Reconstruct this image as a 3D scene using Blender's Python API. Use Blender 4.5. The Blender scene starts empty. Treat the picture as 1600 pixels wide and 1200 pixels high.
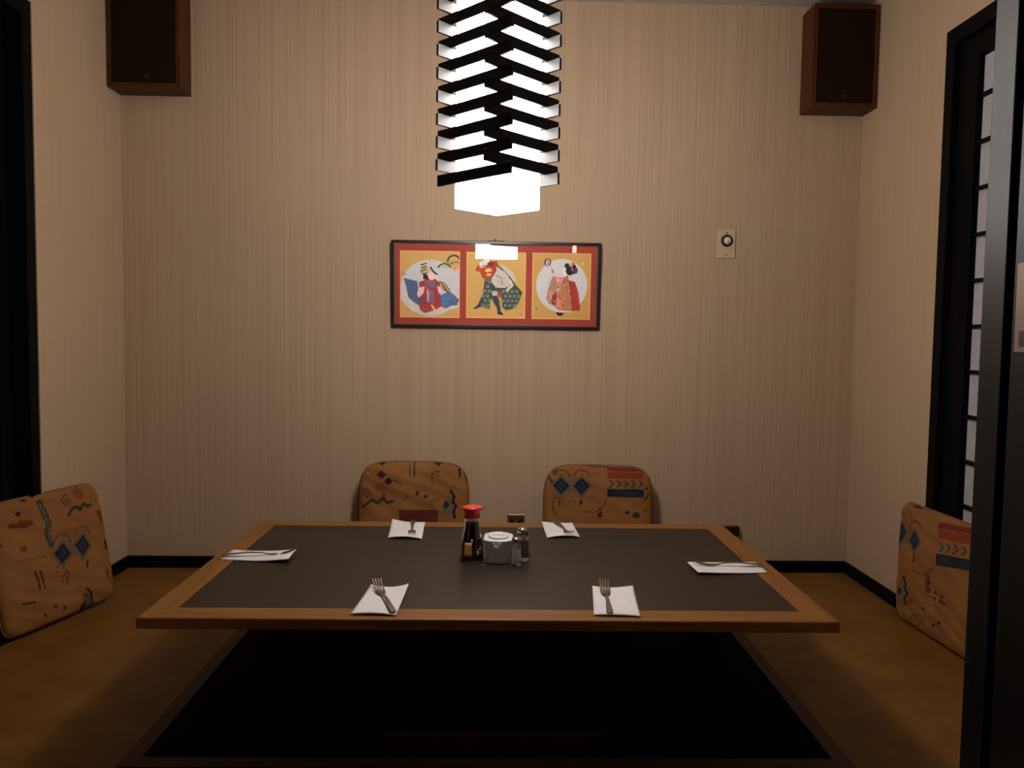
import bpy, bmesh, math, random
import numpy as np
from mathutils import Vector, Matrix
random.seed(5)
C = bpy.context.scene
COL = C.collection

# ------------------------------------------------------------ camera, world, lights, exposure
EYE = 0.9325                      # camera height above the raised floor (floor = z 0)
PITCH, YAW, ROLL = 0.05969, 0.02175, 0.01404
F = Vector((math.sin(YAW)*math.cos(PITCH), math.cos(YAW)*math.cos(PITCH), -math.sin(PITCH)))
R0 = Vector((math.cos(YAW), -math.sin(YAW), 0)); U0 = R0.cross(F)
Rt = R0*math.cos(ROLL) + U0*math.sin(ROLL); Up = -R0*math.sin(ROLL) + U0*math.cos(ROLL)
cam = bpy.data.objects.new('camera', bpy.data.cameras.new('camera')); COL.objects.link(cam)
M = Matrix((Rt, Up, -F)).transposed().to_4x4(); M.translation = Vector((0, 0, EYE))
cam.matrix_world = M
cam.data.sensor_width = 36.0; cam.data.lens = 36.0*1225.27/1600; cam.data.clip_start = 0.02
C.camera = cam
vs = C.view_settings
vs.view_transform = 'Standard'; vs.look = 'None'; vs.gamma = 1.0; vs.exposure = 0.0; vs.use_curve_mapping = False
w = bpy.data.worlds.new('world'); C.world = w; w.use_nodes = True
w.node_tree.nodes['Background'].inputs[0].default_value = (1.0, .86, .75, 1)
w.node_tree.nodes['Background'].inputs[1].default_value = 0.004
LAMP = 33.0                       # radiance of the paper lantern

def area(name, loc, sx, sy, rot, power, col):
    l = bpy.data.lights.new(name, 'AREA'); l.shape = 'RECTANGLE'; l.size = sx; l.size_y = sy; l.energy = power; l.color = col
    o = bpy.data.objects.new(name, l); o.location = loc; o.rotation_euler = rot; COL.objects.link(o); return o
# behind the camera: added fill, then two corridor lamps mirrored in the picture glass
area('corridor_fill_light', (.9, -1.0, 2.5), .6, .6, (math.radians(20), 0, 0), 1.0, (1, .9, .8))  # unseen overhead fill, added to lift front faces and the post's sheen
area('corridor_wall_lamp', (.84, -2.4, 1.50), .045, .10, (math.radians(90), 0, 0), .16, (1, .95, .9))
area('corridor_exit_lamp', (.386, -2.4, 1.575), .06, .022, (math.radians(90), 0, 0), .035, (1, .95, .9))

# ------------------------------------------------------------ materials
def lin(r, g=None, b=None):
    if g is None: r, g, b = r
    f = lambda c: (c/255/12.92) if c/255 <= .04045 else ((c/255+.055)/1.055)**2.4
    return (f(r), f(g), f(b), 1)
class NT:
    def __init__(s, m): s.t = m.node_tree; s.bsdf = s.t.nodes['Principled BSDF']
    def n(s, ty, **k):
        x = s.t.nodes.new(ty)
        for a, v in k.items(): setattr(x, a, v)
        return x
    def l(s, a, b): s.t.links.new(a, b)
def mat(name, col, rough=.5, metal=0, spec=None, **kw):
    m = bpy.data.materials.new(name); m.use_nodes = True
    b = m.node_tree.nodes['Principled BSDF']
    b.inputs['Base Color'].default_value = (*col[:3], 1); b.inputs['Roughness'].default_value = rough
    b.inputs['Metallic'].default_value = metal
    if spec is not None: b.inputs['Specular IOR Level'].default_value = spec
    for k, v in kw.items(): b.inputs[k.replace('_', ' ')].default_value = v
    return m
def noisy(m, c1, c2, scale, stretch=(1, 1, 1), detail=3, bump=0, lo=.35, hi=.65, rough=None, coord='Object'):
    t = NT(m); tc = t.n('ShaderNodeTexCoord'); mp = t.n('ShaderNodeMapping'); mp.inputs['Scale'].default_value = stretch
    nz = t.n('ShaderNodeTexNoise'); nz.inputs['Scale'].default_value = scale; nz.inputs['Detail'].default_value = detail
    cr = t.n('ShaderNodeValToRGB'); e = cr.color_ramp.elements
    e[0].position = lo; e[1].position = hi; e[0].color = (*c1[:3], 1); e[1].color = (*c2[:3], 1)
    t.l(tc.outputs[coord], mp.inputs[0]); t.l(mp.outputs[0], nz.inputs[0]); t.l(nz.outputs['Fac'], cr.inputs[0]); t.l(cr.outputs[0], t.bsdf.inputs['Base Color'])
    if bump:
        b = t.n('ShaderNodeBump'); b.inputs['Strength'].default_value = bump; b.inputs['Distance'].default_value = .002
        t.l(nz.outputs['Fac'], b.inputs['Height']); t.l(b.outputs[0], t.bsdf.inputs['Normal'])
    return m
def wallpaper(name, c1, c2, axis_scale, strength):
    """vertical pin stripes of the paper: noise stretched along z, over a faint mottle"""
    m = mat(name, c1, .75, spec=.25); t = NT(m)
    tc = t.n('ShaderNodeTexCoord'); mp = t.n('ShaderNodeMapping'); mp.inputs['Scale'].default_value = axis_scale
    nz = t.n('ShaderNodeTexNoise'); nz.inputs['Scale'].default_value = 1; nz.inputs['Detail'].default_value = 2
    cr = t.n('ShaderNodeValToRGB'); e = cr.color_ramp.elements
    e[0].position = .40; e[1].position = .56; e[0].color = (*c2[:3], 1); e[1].color = (*c1[:3], 1)
    t.l(tc.outputs['Object'], mp.inputs[0]); t.l(mp.outputs[0], nz.inputs[0]); t.l(nz.outputs['Fac'], cr.inputs[0])
    n2 = t.n('ShaderNodeTexNoise'); n2.inputs['Scale'].default_value = 2.2; t.l(tc.outputs['Object'], n2.inputs[0])
    mx = t.n('ShaderNodeMixRGB', blend_type='MULTIPLY'); mx.inputs[0].default_value = strength
    t.l(cr.outputs[0], mx.inputs[1]); t.l(n2.outputs['Color'], mx.inputs[2])
    hs = t.n('ShaderNodeHueSaturation'); hs.inputs['Saturation'].default_value = 1.0; t.l(mx.outputs[0], hs.inputs['Color'])
    t.l(hs.outputs[0], t.bsdf.inputs['Base Color'])
    b = t.n('ShaderNodeBump'); b.inputs['Strength'].default_value = .12; b.inputs['Distance'].default_value = .001
    t.l(nz.outputs['Fac'], b.inputs['Height']); t.l(b.outputs[0], t.bsdf.inputs['Normal'])
    return m
M_ = {}
M_['wall_back'] = wallpaper('striped_wallpaper', (.535, .386, .255), (.485, .344, .221), (150, 150, .7), .06)
M_['wall_side'] = wallpaper('plain_wallpaper', (.525, .378, .248), (.512, .367, .239), (60, 60, .8), .06)
M_['ceiling'] = noisy(mat('ceiling_paint', (.6, .55, .5), .8), (.44, .39, .35), (.52, .47, .42), 60, bump=.3)
M_['floor'] = noisy(mat('cork_floor', (.4, .25, .1), .5), (.165, .070, .009), (.225, .100, .014), 9, detail=8, bump=.05)
M_['black'] = noisy(mat('black_lacquer_wood', (.004, .004, .004), .5, spec=.05), (.003, .003, .0033), (.006, .0055, .0055), 12, (1, 1, .1))
M_['post'] = noisy(mat('worn_black_post', (.02, .018, .016), .42, spec=.22), (.004, .0035, .003), (.010, .009, .008), 30, (1, 1, .06), detail=6, bump=.35)
M_['rim'] = noisy(mat('dark_brown_rim', (.05, .02, .01), .55), (.035, .014, .007), (.06, .024, .012), 20, (1, .1, 1))
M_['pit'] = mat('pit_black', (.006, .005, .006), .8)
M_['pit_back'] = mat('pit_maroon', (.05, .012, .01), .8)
def wood(name, c1, c2, stretch):
    m = noisy(mat(name, c1, .43, spec=.6), c1, c2, 14, stretch, detail=6, bump=.08, lo=.3, hi=.7); return m
M_['rail_x'] = wood('oak_rail_lengthwise', (.185, .066, .0085), (.31, .130, .024), (.35, 6, 6))
M_['rail_y'] = wood('oak_rail_crosswise', (.185, .066, .0085), (.31, .130, .024), (6, .35, 6))
M_['laminate'] = noisy(mat('brown_laminate', (.03, .02, .014), .46, spec=.6), (.017, .011, .0065), (.023, .0155, .0095), 5, detail=5)
M_['cab'] = noisy(mat('speaker_wood', (.12, .035, .01), .5, spec=.25), (.050, .013, .003), (.10, .028, .006), 14, (4, 4, .4), detail=5)
M_['grille'] = noisy(mat('speaker_cloth', (.03, .016, .006), .9, spec=.1), (.012, .006, .0015), (.020, .010, .003), 400, detail=1)
M_['dark'] = mat('dark_plastic', (.008, .006, .006), .4)
M_['paper_lamp'] = mat('lantern_paper', (.9, .9, .9), .8)
b = M_['paper_lamp'].node_tree.nodes['Principled BSDF']; b.inputs['Emission Color'].default_value = (1, .93, .87, 1); b.inputs['Emission Strength'].default_value = LAMP
t_ = NT(M_['paper_lamp'])      # the bulb hangs inside the upper half: the paper glows most beside it
tc_ = t_.n('ShaderNodeTexCoord'); sx_ = t_.n('ShaderNodeSeparateXYZ'); t_.l(tc_.outputs['Object'], sx_.inputs[0])
def mth(op, a, b_=None):
    n_ = t_.n('ShaderNodeMath', operation=op)
    for i_, v_ in enumerate((a, b_)):
        if v_ is None: continue
        if isinstance(v_, (int, float)): n_.inputs[i_].default_value = v_
        else: t_.l(v_, n_.inputs[i_])
    return n_.outputs[0]
g_ = mth('EXPONENT', mth('MULTIPLY', mth('POWER', mth('ABSOLUTE', mth('SUBTRACT', sx_.outputs[2], .33)), 2.0), -1/(2*.16**2)))
g2_ = mth('EXPONENT', mth('MULTIPLY', mth('POWER', mth('ABSOLUTE', sx_.outputs[2]), 2.0), -1/(2*.03**2)))   # and at the open lower end
t_.l(mth('MULTIPLY', mth('ADD', mth('ADD', mth('MULTIPLY', g_, .95), .55), mth('MULTIPLY', g2_, 1.5)), LAMP), t_.bsdf.inputs['Emission Strength'])
M_['slat'] = mat('lamp_black_slat', (.0042, .0038, .0046), .5, spec=.3)
M_['shoji'] = noisy(mat('shoji_paper', (.7, .7, .74), .8), (.40, .39, .43), (.44, .43, .47), 30)
M_['napkin'] = noisy(mat('napkin_paper', (.8, .8, .82), .85), (.80, .78, .78), (.86, .84, .84), 120, bump=.1)
M_['steel'] = mat('brushed_steel', (.36, .33, .31), .3, 1)
M_['chrome'] = mat('chrome', (.6, .58, .55), .15, 1)
M_['brass'] = mat('satin_brass', (.55, .42, .25), .35, 1)
M_['plate'] = mat('dull_bronze', (.20, .14, .09), .5, .6)
M_['ivory'] = mat('ivory_plate', (.60, .45, .28), .35)
M_['ivory2'] = mat('ivory_knob', (.75, .66, .50), .3)
M_['red_cap'] = mat('red_plastic', (.75, .045, .03), .35)
M_['soy'] = mat('soy_sauce', (.006, .002, .001), .08)
M_['glass'] = mat('clear_glass', (1, 1, 1), .03, IOR=1.45, Transmission_Weight=1.0)
M_['gold'] = noisy(mat('gold_label', (.55, .30, .04), .45), (.50, .26, .03), (.62, .36, .06), 60)
M_['label_edge'] = mat('label_edge_brown', (.22, .09, .05), .5)
M_['cream_print'] = mat('cream_print', (.42, .34, .28), .5)
M_['porcelain'] = mat('white_plastic', (.82, .80, .82), .3)
M_['salt'] = noisy(mat('salt', (.8, .8, .8), .9), (.7, .69, .7), (.82, .81, .82), 300)
M_['pepper'] = noisy(mat('pepper', (.1, .06, .03), .9), (.05, .03, .02), (.2, .12, .07), 500)
M_['frame'] = mat('picture_frame_maroon', (.018, .005, .006), .3)
M_['inner_strip'] = mat('mauve_strip', (.22, .12, .13), .5)
M_['mat'] = mat('red_mat_board', (.52, .066, .030), .6)
M_['piping'] = mat('tan_piping', (.20, .09, .028), .85)
def vcol(name, rough=.7):
    m = mat(name, (.5, .5, .5), rough); t = NT(m); a = t.n('ShaderNodeVertexColor'); a.layer_name = 'print'
    t.l(a.outputs[0], t.bsdf.inputs['Base Color'])
    nz = t.n('ShaderNodeTexNoise'); nz.inputs['Scale'].default_value = 45; nz.inputs['Detail'].default_value = 3
    b = t.n('ShaderNodeBump'); b.inputs['Strength'].default_value = .25; b.inputs['Distance'].default_value = .003
    if 'fabric' in name: t.l(nz.outputs['Fac'], b.inputs['Height']); t.l(b.outputs[0], t.bsdf.inputs['Normal'])
    return m
M_['fabric'] = vcol('printed_fabric', .9); M_['print'] = vcol('printed_paper', .55)
# picture glass: thin pane
m = bpy.data.materials.new('picture_glass'); m.use_nodes = True; nt = m.node_tree
for n in list(nt.nodes): nt.nodes.remove(n)
o_ = nt.nodes.new('ShaderNodeOutputMaterial'); mx = nt.nodes.new('ShaderNodeMixShader'); fr = nt.nodes.new('ShaderNodeFresnel'); fr.inputs[0].default_value = 1.55
tr = nt.nodes.new('ShaderNodeBsdfTransparent'); gl = nt.nodes.new('ShaderNodeBsdfGlossy'); gl.inputs['Roughness'].default_value = .01
nt.links.new(fr.outputs[0], mx.inputs[0]); nt.links.new(tr.outputs[0], mx.inputs[1]); nt.links.new(gl.outputs[0], mx.inputs[2]); nt.links.new(mx.outputs[0], o_.inputs[0])
M_['pane'] = m

# ------------------------------------------------------------ geometry helpers
def link(name, me, parent=None, m=None):
    o = bpy.data.objects.new(name, me); COL.objects.link(o)
    if m is not None:
        for k in (m if isinstance(m, (list, tuple)) else [m]): me.materials.append(k)
    if parent is not None: o.parent = parent
    return o
def from_bm(name, bm, m, parent=None, smooth=False):
    me = bpy.data.meshes.new(name); bmesh.ops.recalc_face_normals(bm, faces=bm.faces); bm.to_mesh(me); bm.free()
    if smooth:
        for p in me.polygons: p.use_smooth = True
    return link(name, me, parent, m)
def add_box(bm, x0, x1, y0, y1, z0, z1, bev=0):
    r = bmesh.ops.create_cube(bm, size=1)
    for v in r['verts']:
        v.co = Vector(((x0+x1)/2+v.co.x*(x1-x0), (y0+y1)/2+v.co.y*(y1-y0), (z0+z1)/2+v.co.z*(z1-z0)))
    if bev:
        es = list({e for v in r['verts'] for e in v.link_edges})
        bmesh.ops.bevel(bm, geom=es, offset=bev, segments=2, affect='EDGES', profile=.5)
def box(name, x0, x1, y0, y1, z0, z1, m, parent=None, bev=0):
    bm = bmesh.new(); add_box(bm, x0, x1, y0, y1, z0, z1, bev); return from_bm(name, bm, m, parent)
def add_prism(bm, pts, z0, z1):
    a = [bm.verts.new((x, y, z0)) for x, y in pts]; b_ = [bm.verts.new((x, y, z1)) for x, y in pts]
    bm.faces.new(a[::-1]); bm.faces.new(b_); n = len(pts)
    for i in range(n): bm.faces.new((a[i], a[(i+1) % n], b_[(i+1) % n], b_[i]))
def add_lathe(bm, prof, seg=32, cx=0, cy=0, sx=1, sy=1, cap=True):
    rings = []
    for r, z in prof:
        rings.append([bm.verts.new((cx+sx*r*math.cos(2*math.pi*i/seg), cy+sy*r*math.sin(2*math.pi*i/seg), z)) for i in range(seg)])
    for a, b_ in zip(rings, rings[1:]):
        for i in range(seg): bm.faces.new((a[i], a[(i+1) % seg], b_[(i+1) % seg], b_[i]))
    if cap: bm.faces.new(rings[0][::-1]); bm.faces.new(rings[-1])
def lathe(name, prof, m, parent=None, seg=32, **k):
    bm = bmesh.new(); add_lathe(bm, prof, seg, **k); return from_bm(name, bm, m, parent, True)
def add_tube(bm, pts, rad, seg=8, closed=False):
    pts = [Vector(p) for p in pts]; n = len(pts); rings = []
    for i, p in enumerate(pts):
        d = (pts[(i+1) % n]-pts[i-1]) if closed else (pts[min(i+1, n-1)]-pts[max(i-1, 0)])
        d.normalize(); a = Vector((0, 0, 1)) if abs(d.z) < .9 else Vector((1, 0, 0)); u = d.cross(a).normalized(); v = d.cross(u)
        r = rad[i] if isinstance(rad, (list, tuple)) else rad
        rings.append([bm.verts.new(p+u*r*math.cos(2*math.pi*k/seg)+v*r*math.sin(2*math.pi*k/seg)) for k in range(seg)])
    pr = list(zip(rings, rings[1:]))+([(rings[-1], rings[0])] if closed else [])
    for a, b_ in pr:
        for k in range(seg): bm.faces.new((a[k], a[(k+1) % seg], b_[(k+1) % seg], b_[k]))
    if not closed: bm.faces.new(rings[0][::-1]); bm.faces.new(rings[-1])
def tag(o, label=None, cat=None, group=None, kind=None):
    if label: o['label'] = label
    if cat: o['category'] = cat
    if group: o['group'] = group
    if kind: o['kind'] = kind
    return o
def thing(name, label, cat, loc=(0, 0, 0), rotz=0, group=None):
    o = bpy.data.objects.new(name, None); COL.objects.link(o); o.location = loc; o.rotation_euler = (0, 0, rotz); o.empty_display_size = .05
    return tag(o, label, cat, group)
def struct(o, label=None): return tag(o, label, kind='structure')

# ------------------------------------------------------------ room shell
XL, XR, YB, YF, CZ = -1.451, 1.428, 3.1, 1.15, 2.2275
PX, PY0, PY1, RW = .80, 1.642, 2.70, .038       # pit opening: outer edge of its rim
bm = bmesh.new()
for a in ((XL-.1, -PX, .95, YB), (PX, XR+.1, .95, YB), (-PX, PX, .95, PY0), (-PX, PX, PY1, YB)): add_box(bm, a[0], a[1], a[2], a[3], -.06, 0)
struct(from_bm('floor', bm, M_['floor']), 'mottled yellow-brown cork floor around the sunken pit')
struct(box('ceiling', XL-.1, XR+.1, YF-.12, YB+.1, CZ, CZ+.08, M_['ceiling']), 'pale off-white ceiling')
struct(box('wall_back', XL-.1, XR+.1, YB, YB+.1, -.06, CZ, M_['wall_back']), 'beige wallpaper wall with fine vertical stripes')
DY = 2.526; DT_R, DT_L = 1.918, 1.9475; D0 = 1.27
for side, x0, x1, dt in (('left', XL-.1, XL, DT_L), ('right', XR, XR+.1, DT_R)):
    bm = bmesh.new(); add_box(bm, x0, x1, DY, YB, -.06, CZ); add_box(bm, x0, x1, YF-.12, D0, -.06, CZ); add_box(bm, x0, x1, D0, DY, dt, CZ)
    struct(from_bm('wall_'+side, bm, M_['wall_side']), 'plain beige side wall on the %s' % side)
bm = bmesh.new(); add_box(bm, XL, -.80, YF-.12, YF, 0, CZ); add_box(bm, .80, XR, YF-.06, YF, 0, CZ); add_box(bm, -.80, .84, YF-.12, YF, 1.95, CZ)
struct(from_bm('wall_front', bm, M_['wall_side']), 'front wall of the booth around its entrance')
bh = .0465
struct(box('baseboard_back', XL, XR, YB-.012, YB, 0, bh, M_['black'], bev=.002), 'black baseboard along the back wall')
struct(box('baseboard_left', XL, XL+.012, DY, YB-.012, 0, bh, M_['black'], bev=.002), 'black baseboard along the left wall')
struct(box('baseboard_right', XR-.012, XR, DY, YB-.012, 0, bh, M_['black'], bev=.002), 'black baseboard along the right wall')
# pit rim (mitred boards) and lining
def rim(n, pts):
    bm = bmesh.new(); add_prism(bm, pts, -.06, .004); struct(from_bm('trim_%d' % n, bm, M_['rim']))
a, b_, c, d, e = PX, PX-RW, PY0, PY1, RW
rim(1, [(-a, c), (a, c), (b_, c+e), (-b_, c+e)]); rim(2, [(a, c), (a, d), (b_, d-e), (b_, c+e)])
rim(3, [(a, d), (-a, d), (-b_, d-e), (b_, d-e)]); rim(4, [(-a, d), (-a, c), (-b_, c+e), (-b_, d-e)])
PD = -.45
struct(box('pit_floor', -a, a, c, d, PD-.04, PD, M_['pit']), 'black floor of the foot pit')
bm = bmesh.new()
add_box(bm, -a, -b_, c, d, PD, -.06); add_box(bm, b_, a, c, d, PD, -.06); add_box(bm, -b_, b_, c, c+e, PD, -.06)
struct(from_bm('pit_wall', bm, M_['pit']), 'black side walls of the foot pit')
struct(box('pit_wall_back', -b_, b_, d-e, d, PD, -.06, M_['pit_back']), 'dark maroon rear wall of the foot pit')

# right side opening: door_1, shoji door in black frame
d1 = bpy.data.objects.new('door_1', None); COL.objects.link(d1); struct(d1, 'black framed paper screen door in the right wall')
box('door_frame', XR-.006, XR+.10, DY-.045, DY, 0, DT_R, M_['black'], d1, .002)
box('door_frame', XR-.006, XR+.10, D0, DY-.045, DT_R-.05, DT_R, M_['black'], d1, .002)
box('door_frame', XR-.006, XR+.10, D0, D0+.045, 0, DT_R-.05, M_['black'], d1, .002)
box('door_sill', XR-.002, XR+.10, D0+.045, DY-.045, 0, .02, M_['black'], d1)
y1, y0 = DY-.045, D0+.045
box('stile', XR+.018, XR+.046, 2.389, y1, .02, DT_R-.05, M_['black'], d1, .001)
box('stile', XR+.018, XR+.046, y0, y0+.09, .02, DT_R-.05, M_['black'], d1, .001)
box('top_rail', XR+.018, XR+.046, y0+.09, 2.389, 1.802, DT_R-.05, M_['black'], d1, .001)
box('bottom_rail', XR+.018, XR+.046, y0+.09, 2.389, .02, .155, M_['black'], d1, .001)
zs = [1.802]+[1.68-.139*k for k in range(11)]+[.155]
ys = [2.389-(2.389-(y0+.09))*k/4 for k in range(5)]
for z in zs[1:-1]: box('muntin', XR+.024, XR+.036, ys[-1], ys[0], z-.0055, z+.0055, M_['black'], d1)
for y in ys[1:-1]: box('muntin', XR+.0235, XR+.0365, y-.0055, y+.0055, .155, 1.802, M_['black'], d1)
for i in range(len(zs)-1):
    for j in range(4): box('pane', XR+.036, XR+.039, ys[j+1]+.003, ys[j]-.003, zs[i+1]+.003, zs[i]-.003, M_['shoji'], d1)
# left side opening: door_2, dark panels
d2 = bpy.data.objects.new('door_2', None); COL.objects.link(d2); struct(d2, 'solid black sliding door in the left wall')
box('door_frame', XL-.15, XL-.003, DY-.045, DY, 0, DT_L, M_['black'], d2, .002)
box('door_frame', XL-.15, XL-.003, D0, DY-.045, DT_L-.05, DT_L, M_['black'], d2, .002)
box('door_frame', XL-.15, XL-.003, D0, D0+.045, 0, DT_L-.05, M_['black'], d2, .002)
box('door_sill', XL-.15, XL+.000, D0+.045, DY-.045, 0, .02, M_['black'], d2)
for ya, yb, xo in ((1.90, y1, .05), (y0, 1.93, .085)):
    box('door_panel', XL-.040-xo, XL-.020-xo, ya+.05, yb-.05, .07, DT_L-.10, M_['black'], d2)
    for q in ((ya, ya+.05, .02, DT_L-.05), (yb-.05, yb, .02, DT_L-.05), (ya+.05, yb-.05, .02, .07), (ya+.05, yb-.05, DT_L-.10, DT_L-.05)):
        box('door_rail', XL-.046-xo, XL-.014-xo, q[0], q[1], q[2], q[3], M_['black'], d2, .001)
# entrance on the right: worn post, and the sliding door behind it with its pull plate
struct(box('trim_5', .718, .80, 1.098, YF, 0, 1.95, M_['post'], bev=.002), 'worn black door stop of the entrance in front of the right wall')
d3 = bpy.data.objects.new('door_3', None); COL.objects.link(d3); struct(d3, 'black entrance jamb with brass strike plate at the right edge')
box('groove', .745, .80, 1.086, 1.098, 0, 1.95, M_['black'], d3)
box('jamb', .722, .80, .96, 1.086, 0, 1.95, M_['post'], d3, .002)
pl = box('strike_plate', .7200, .7222, 1.024, 1.0765, .921, 1.044, M_['plate'], d3, .0008); pl['label'] = 'satin brass strike plate'
box('latch_hole', .7194, .7201, 1.038, 1.066, .929, .951, M_['dark'], pl, .0002)
sc_ = lathe('screw', [(.0025, 0), (.0025, .0008), (.001, .0014)], M_['chrome'], pl, 12); sc_.matrix_world = Matrix.Translation((.7200, 1.055, 1.030)) @ Matrix.Rotation(math.radians(-90), 4, 'Y')
struct(box('trim_6', -.81, -.765, YF-.11, YF, 0, 1.95, M_['post'], bev=.0025), 'black entrance post on the left')

# ------------------------------------------------------------ table
TT, TH = .3125, .026
X0, X1, Y0, Y1, IN = -.774, .771, 1.6875, 2.594, .0655
t = thing('low_table', 'low rectangular wooden table with dark brown laminate top over the foot pit', 'table', (0, 2.14, 0))
OY = -2.14
def rail(pts, m):
    bm = bmesh.new(); add_prism(bm, [(x, y+OY) for x, y in pts], TT-TH, TT)
    es = [e for e in bm.edges if abs(e.verts[0].co.z-e.verts[1].co.z) < 1e-6 and all(min(abs(v.co.x-X0), abs(v.co.x-X1), abs(v.co.y-OY-Y0), abs(v.co.y-OY-Y1)) < 1e-5 for v in e.verts)
          and (abs(e.verts[0].co.x-e.verts[1].co.x) < 1e-5 or abs(e.verts[0].co.y-e.verts[1].co.y) < 1e-5)]
    bmesh.ops.bevel(bm, geom=es, offset=.004, segments=3, affect='EDGES', profile=.5)
    from_bm('edge_rail', bm, m, t)
rail([(X0, Y0), (X1, Y0), (X1-IN, Y0+IN), (X0+IN, Y0+IN)], M_['rail_x'])
rail([(X1, Y1), (X0, Y1), (X0+IN, Y1-IN), (X1-IN, Y1-IN)], M_['rail_x'])
rail([(X1, Y0), (X1, Y1), (X1-IN, Y1-IN), (X1-IN, Y0+IN)], M_['rail_y'])
rail([(X0, Y1), (X0, Y0), (X0+IN, Y0+IN), (X0+IN, Y1-IN)], M_['rail_y'])
box('laminate_top', X0+IN, X1-IN, Y0+IN+OY, Y1-IN+OY, TT-TH+.004, TT-.0006, M_['laminate'], t)
for px in (-.342, .352):
    box('leg', px-.024, px+.024, -.04, .04, PD+.04, TT-TH-.04, M_['black'], t, .002)
    box('foot', px-.035, px+.035, -.28, .28, PD, PD+.04, M_['black'], t, .004)
    box('crossbar', px-.03, px+.03, -.33, .33, TT-TH-.04, TT-TH, M_['black'], t, .003)
box('stretcher', -.318, .328, -.012, .012, -.26, -.18, M_['pit_back'], t, .002)

# ------------------------------------------------------------ pendant lamp
LC = (0.0, 2.05); LZ0 = 1.2615; LZT = 2.16
lamp = thing('pendant_lamp', 'tall hanging paper lantern in a stacked lattice of black slats above the table', 'lamp', (LC[0], LC[1], LZ0), math.radians(45))
HB = .109/math.sqrt(2)                 # half side of the paper box
box('paper_shade', -HB, HB, -HB, HB, 0, LZT-LZ0, M_['paper_lamp'], lamp, .001)['label'] = 'glowing white paper box'
HO = .128/math.sqrt(2); TH_S, HS, OV = .0075, .0285, .042
base = 1.3225-LZ0
sl = bmesh.new(); add_box(sl, -(HO+OV), HO+OV, -TH_S/2, TH_S/2, -HS/2, HS/2, .0006)
proto = from_bm('slat', sl, M_['slat'], lamp); first = True
# with the lamp turned by 45 degrees its own -y face looks to the near right and its -x face to the near left
for k in range(29):
    z = base+HS*(k+.5)
    for s in (-1, 1):
        o = proto if first else proto.copy()
        if not first: COL.objects.link(o)
        first = False; o.parent = lamp
        if k % 2 == 0: o.rotation_euler = (0, 0, math.pi/2); o.location = (s*(HO-TH_S/2), 0, z)
        else: o.rotation_euler = (0, 0, 0); o.location = (0, s*(HO-TH_S/2), z)
box('ceiling_mount', -.05, .05, -.05, .05, LZT-LZ0, CZ-LZ0, M_['slat'], lamp, .003)

# ------------------------------------------------------------ speakers
def speaker(label, x0, x1, y0, z0, z1, badge_dx):
    s = thing('speaker', label, 'speaker', ((x0+x1)/2, YB, z0), 0, 'wall speakers in the upper corners')
    w_, h_, dp = (x1-x0)/2, z1-z0, YB-y0; bd = .016
    bm = bmesh.new()
    add_box(bm, -w_, w_, -dp+.014, 0, 0, h_)
    add_box(bm, -w_, w_, -dp, -dp+.014, 0, bd); add_box(bm, -w_, w_, -dp, -dp+.014, h_-bd, h_)
    add_box(bm, -w_, -w_+bd, -dp, -dp+.014, bd, h_-bd); add_box(bm, w_-bd, w_, -dp, -dp+.014, bd, h_-bd)
    from_bm('cabinet', bm, M_['cab'], s)
    g = box('grille', -w_+bd+.002, w_-bd-.002, -dp+.004, -dp+.0142, bd+.002, h_-bd-.002, M_['grille'], s, .002)
    b_ = lathe('badge', [(.008, 0), (.008, .0015), (.005, .002)], M_['dark'], s, 20); b_.rotation_euler = (math.pi/2, 0, 0); b_.location = (badge_dx, -dp+.0045, .042)
speaker('brown wooden speaker in the upper left corner of the room', XL+.002, -1.181, 2.992, 1.8375, 2.214, .01)
speaker('brown wooden speaker in the upper right corner of the room', 1.177, XR-.002, 2.984, 1.8145, 2.193, .0)

# ------------------------------------------------------------ painting flat prints onto fine grids
class Paint:
    def __init__(s, X, Y, base): s.X, s.Y = X, Y; s.c = np.empty(X.shape+(3,)); s.c[:] = base
    def put(s, mask, col, a=1.0):
        k = mask[..., None]*a; s.c = s.c*(1-k)+np.array(col[:3])*k
    def poly(s, pts, col, a=1):
        X, Y = s.X, s.Y; ins = np.zeros(X.shape, bool); n = len(pts)
        for i in range(n):
            x0, y0 = pts[i]; x1, y1 = pts[(i+1) % n]
            if y0 == y1: continue
            cond = ((y0 > Y) != (y1 > Y)) & (X < (x1-x0)*(Y-y0)/(y1-y0)+x0); ins ^= cond
        s.put(ins.astype(float), col, a)
    def disc(s, x, y, r, col, ry=None, a=1, soft=.0):
        d = np.hypot((s.X-x)/r, (s.Y-y)/(ry or r)); s.put(np.clip((1-d)/max(soft, .02)+.0, 0, 1), col, a)
    def ring(s, x, y, r, wd, col, ry=None, a=1, t0=None, t1=None):
        d = np.hypot(s.X-x, (s.Y-y)*(r/(ry or r))); mk = np.abs(d-r) < wd/2
        if t0 is not None:
            an = np.degrees(np.arctan2(-(s.Y-y), s.X-x)) % 360; mk &= (an >= t0) & (an <= t1)
        s.put(mk.astype(float), col, a)
    def line(s, pts, wd, col, a=1):
        dm = np.full(s.X.shape, 1e9)
        for (x0, y0), (x1, y1) in zip(pts, pts[1:]):
            L = (x1-x0)**2+(y1-y0)**2+1e-9; t_ = np.clip(((s.X-x0)*(x1-x0)+(s.Y-y0)*(y1-y0))/L, 0, 1)
            dm = np.minimum(dm, np.hypot(s.X-x0-t_*(x1-x0), s.Y-y0-t_*(y1-y0)))
        s.put((dm < wd/2).astype(float), col, a)
    def diamond(s, x, y, rx, ry, col, a=1): s.poly([(x-rx, y), (x, y-ry), (x+rx, y), (x, y+ry)], col, a)
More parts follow.
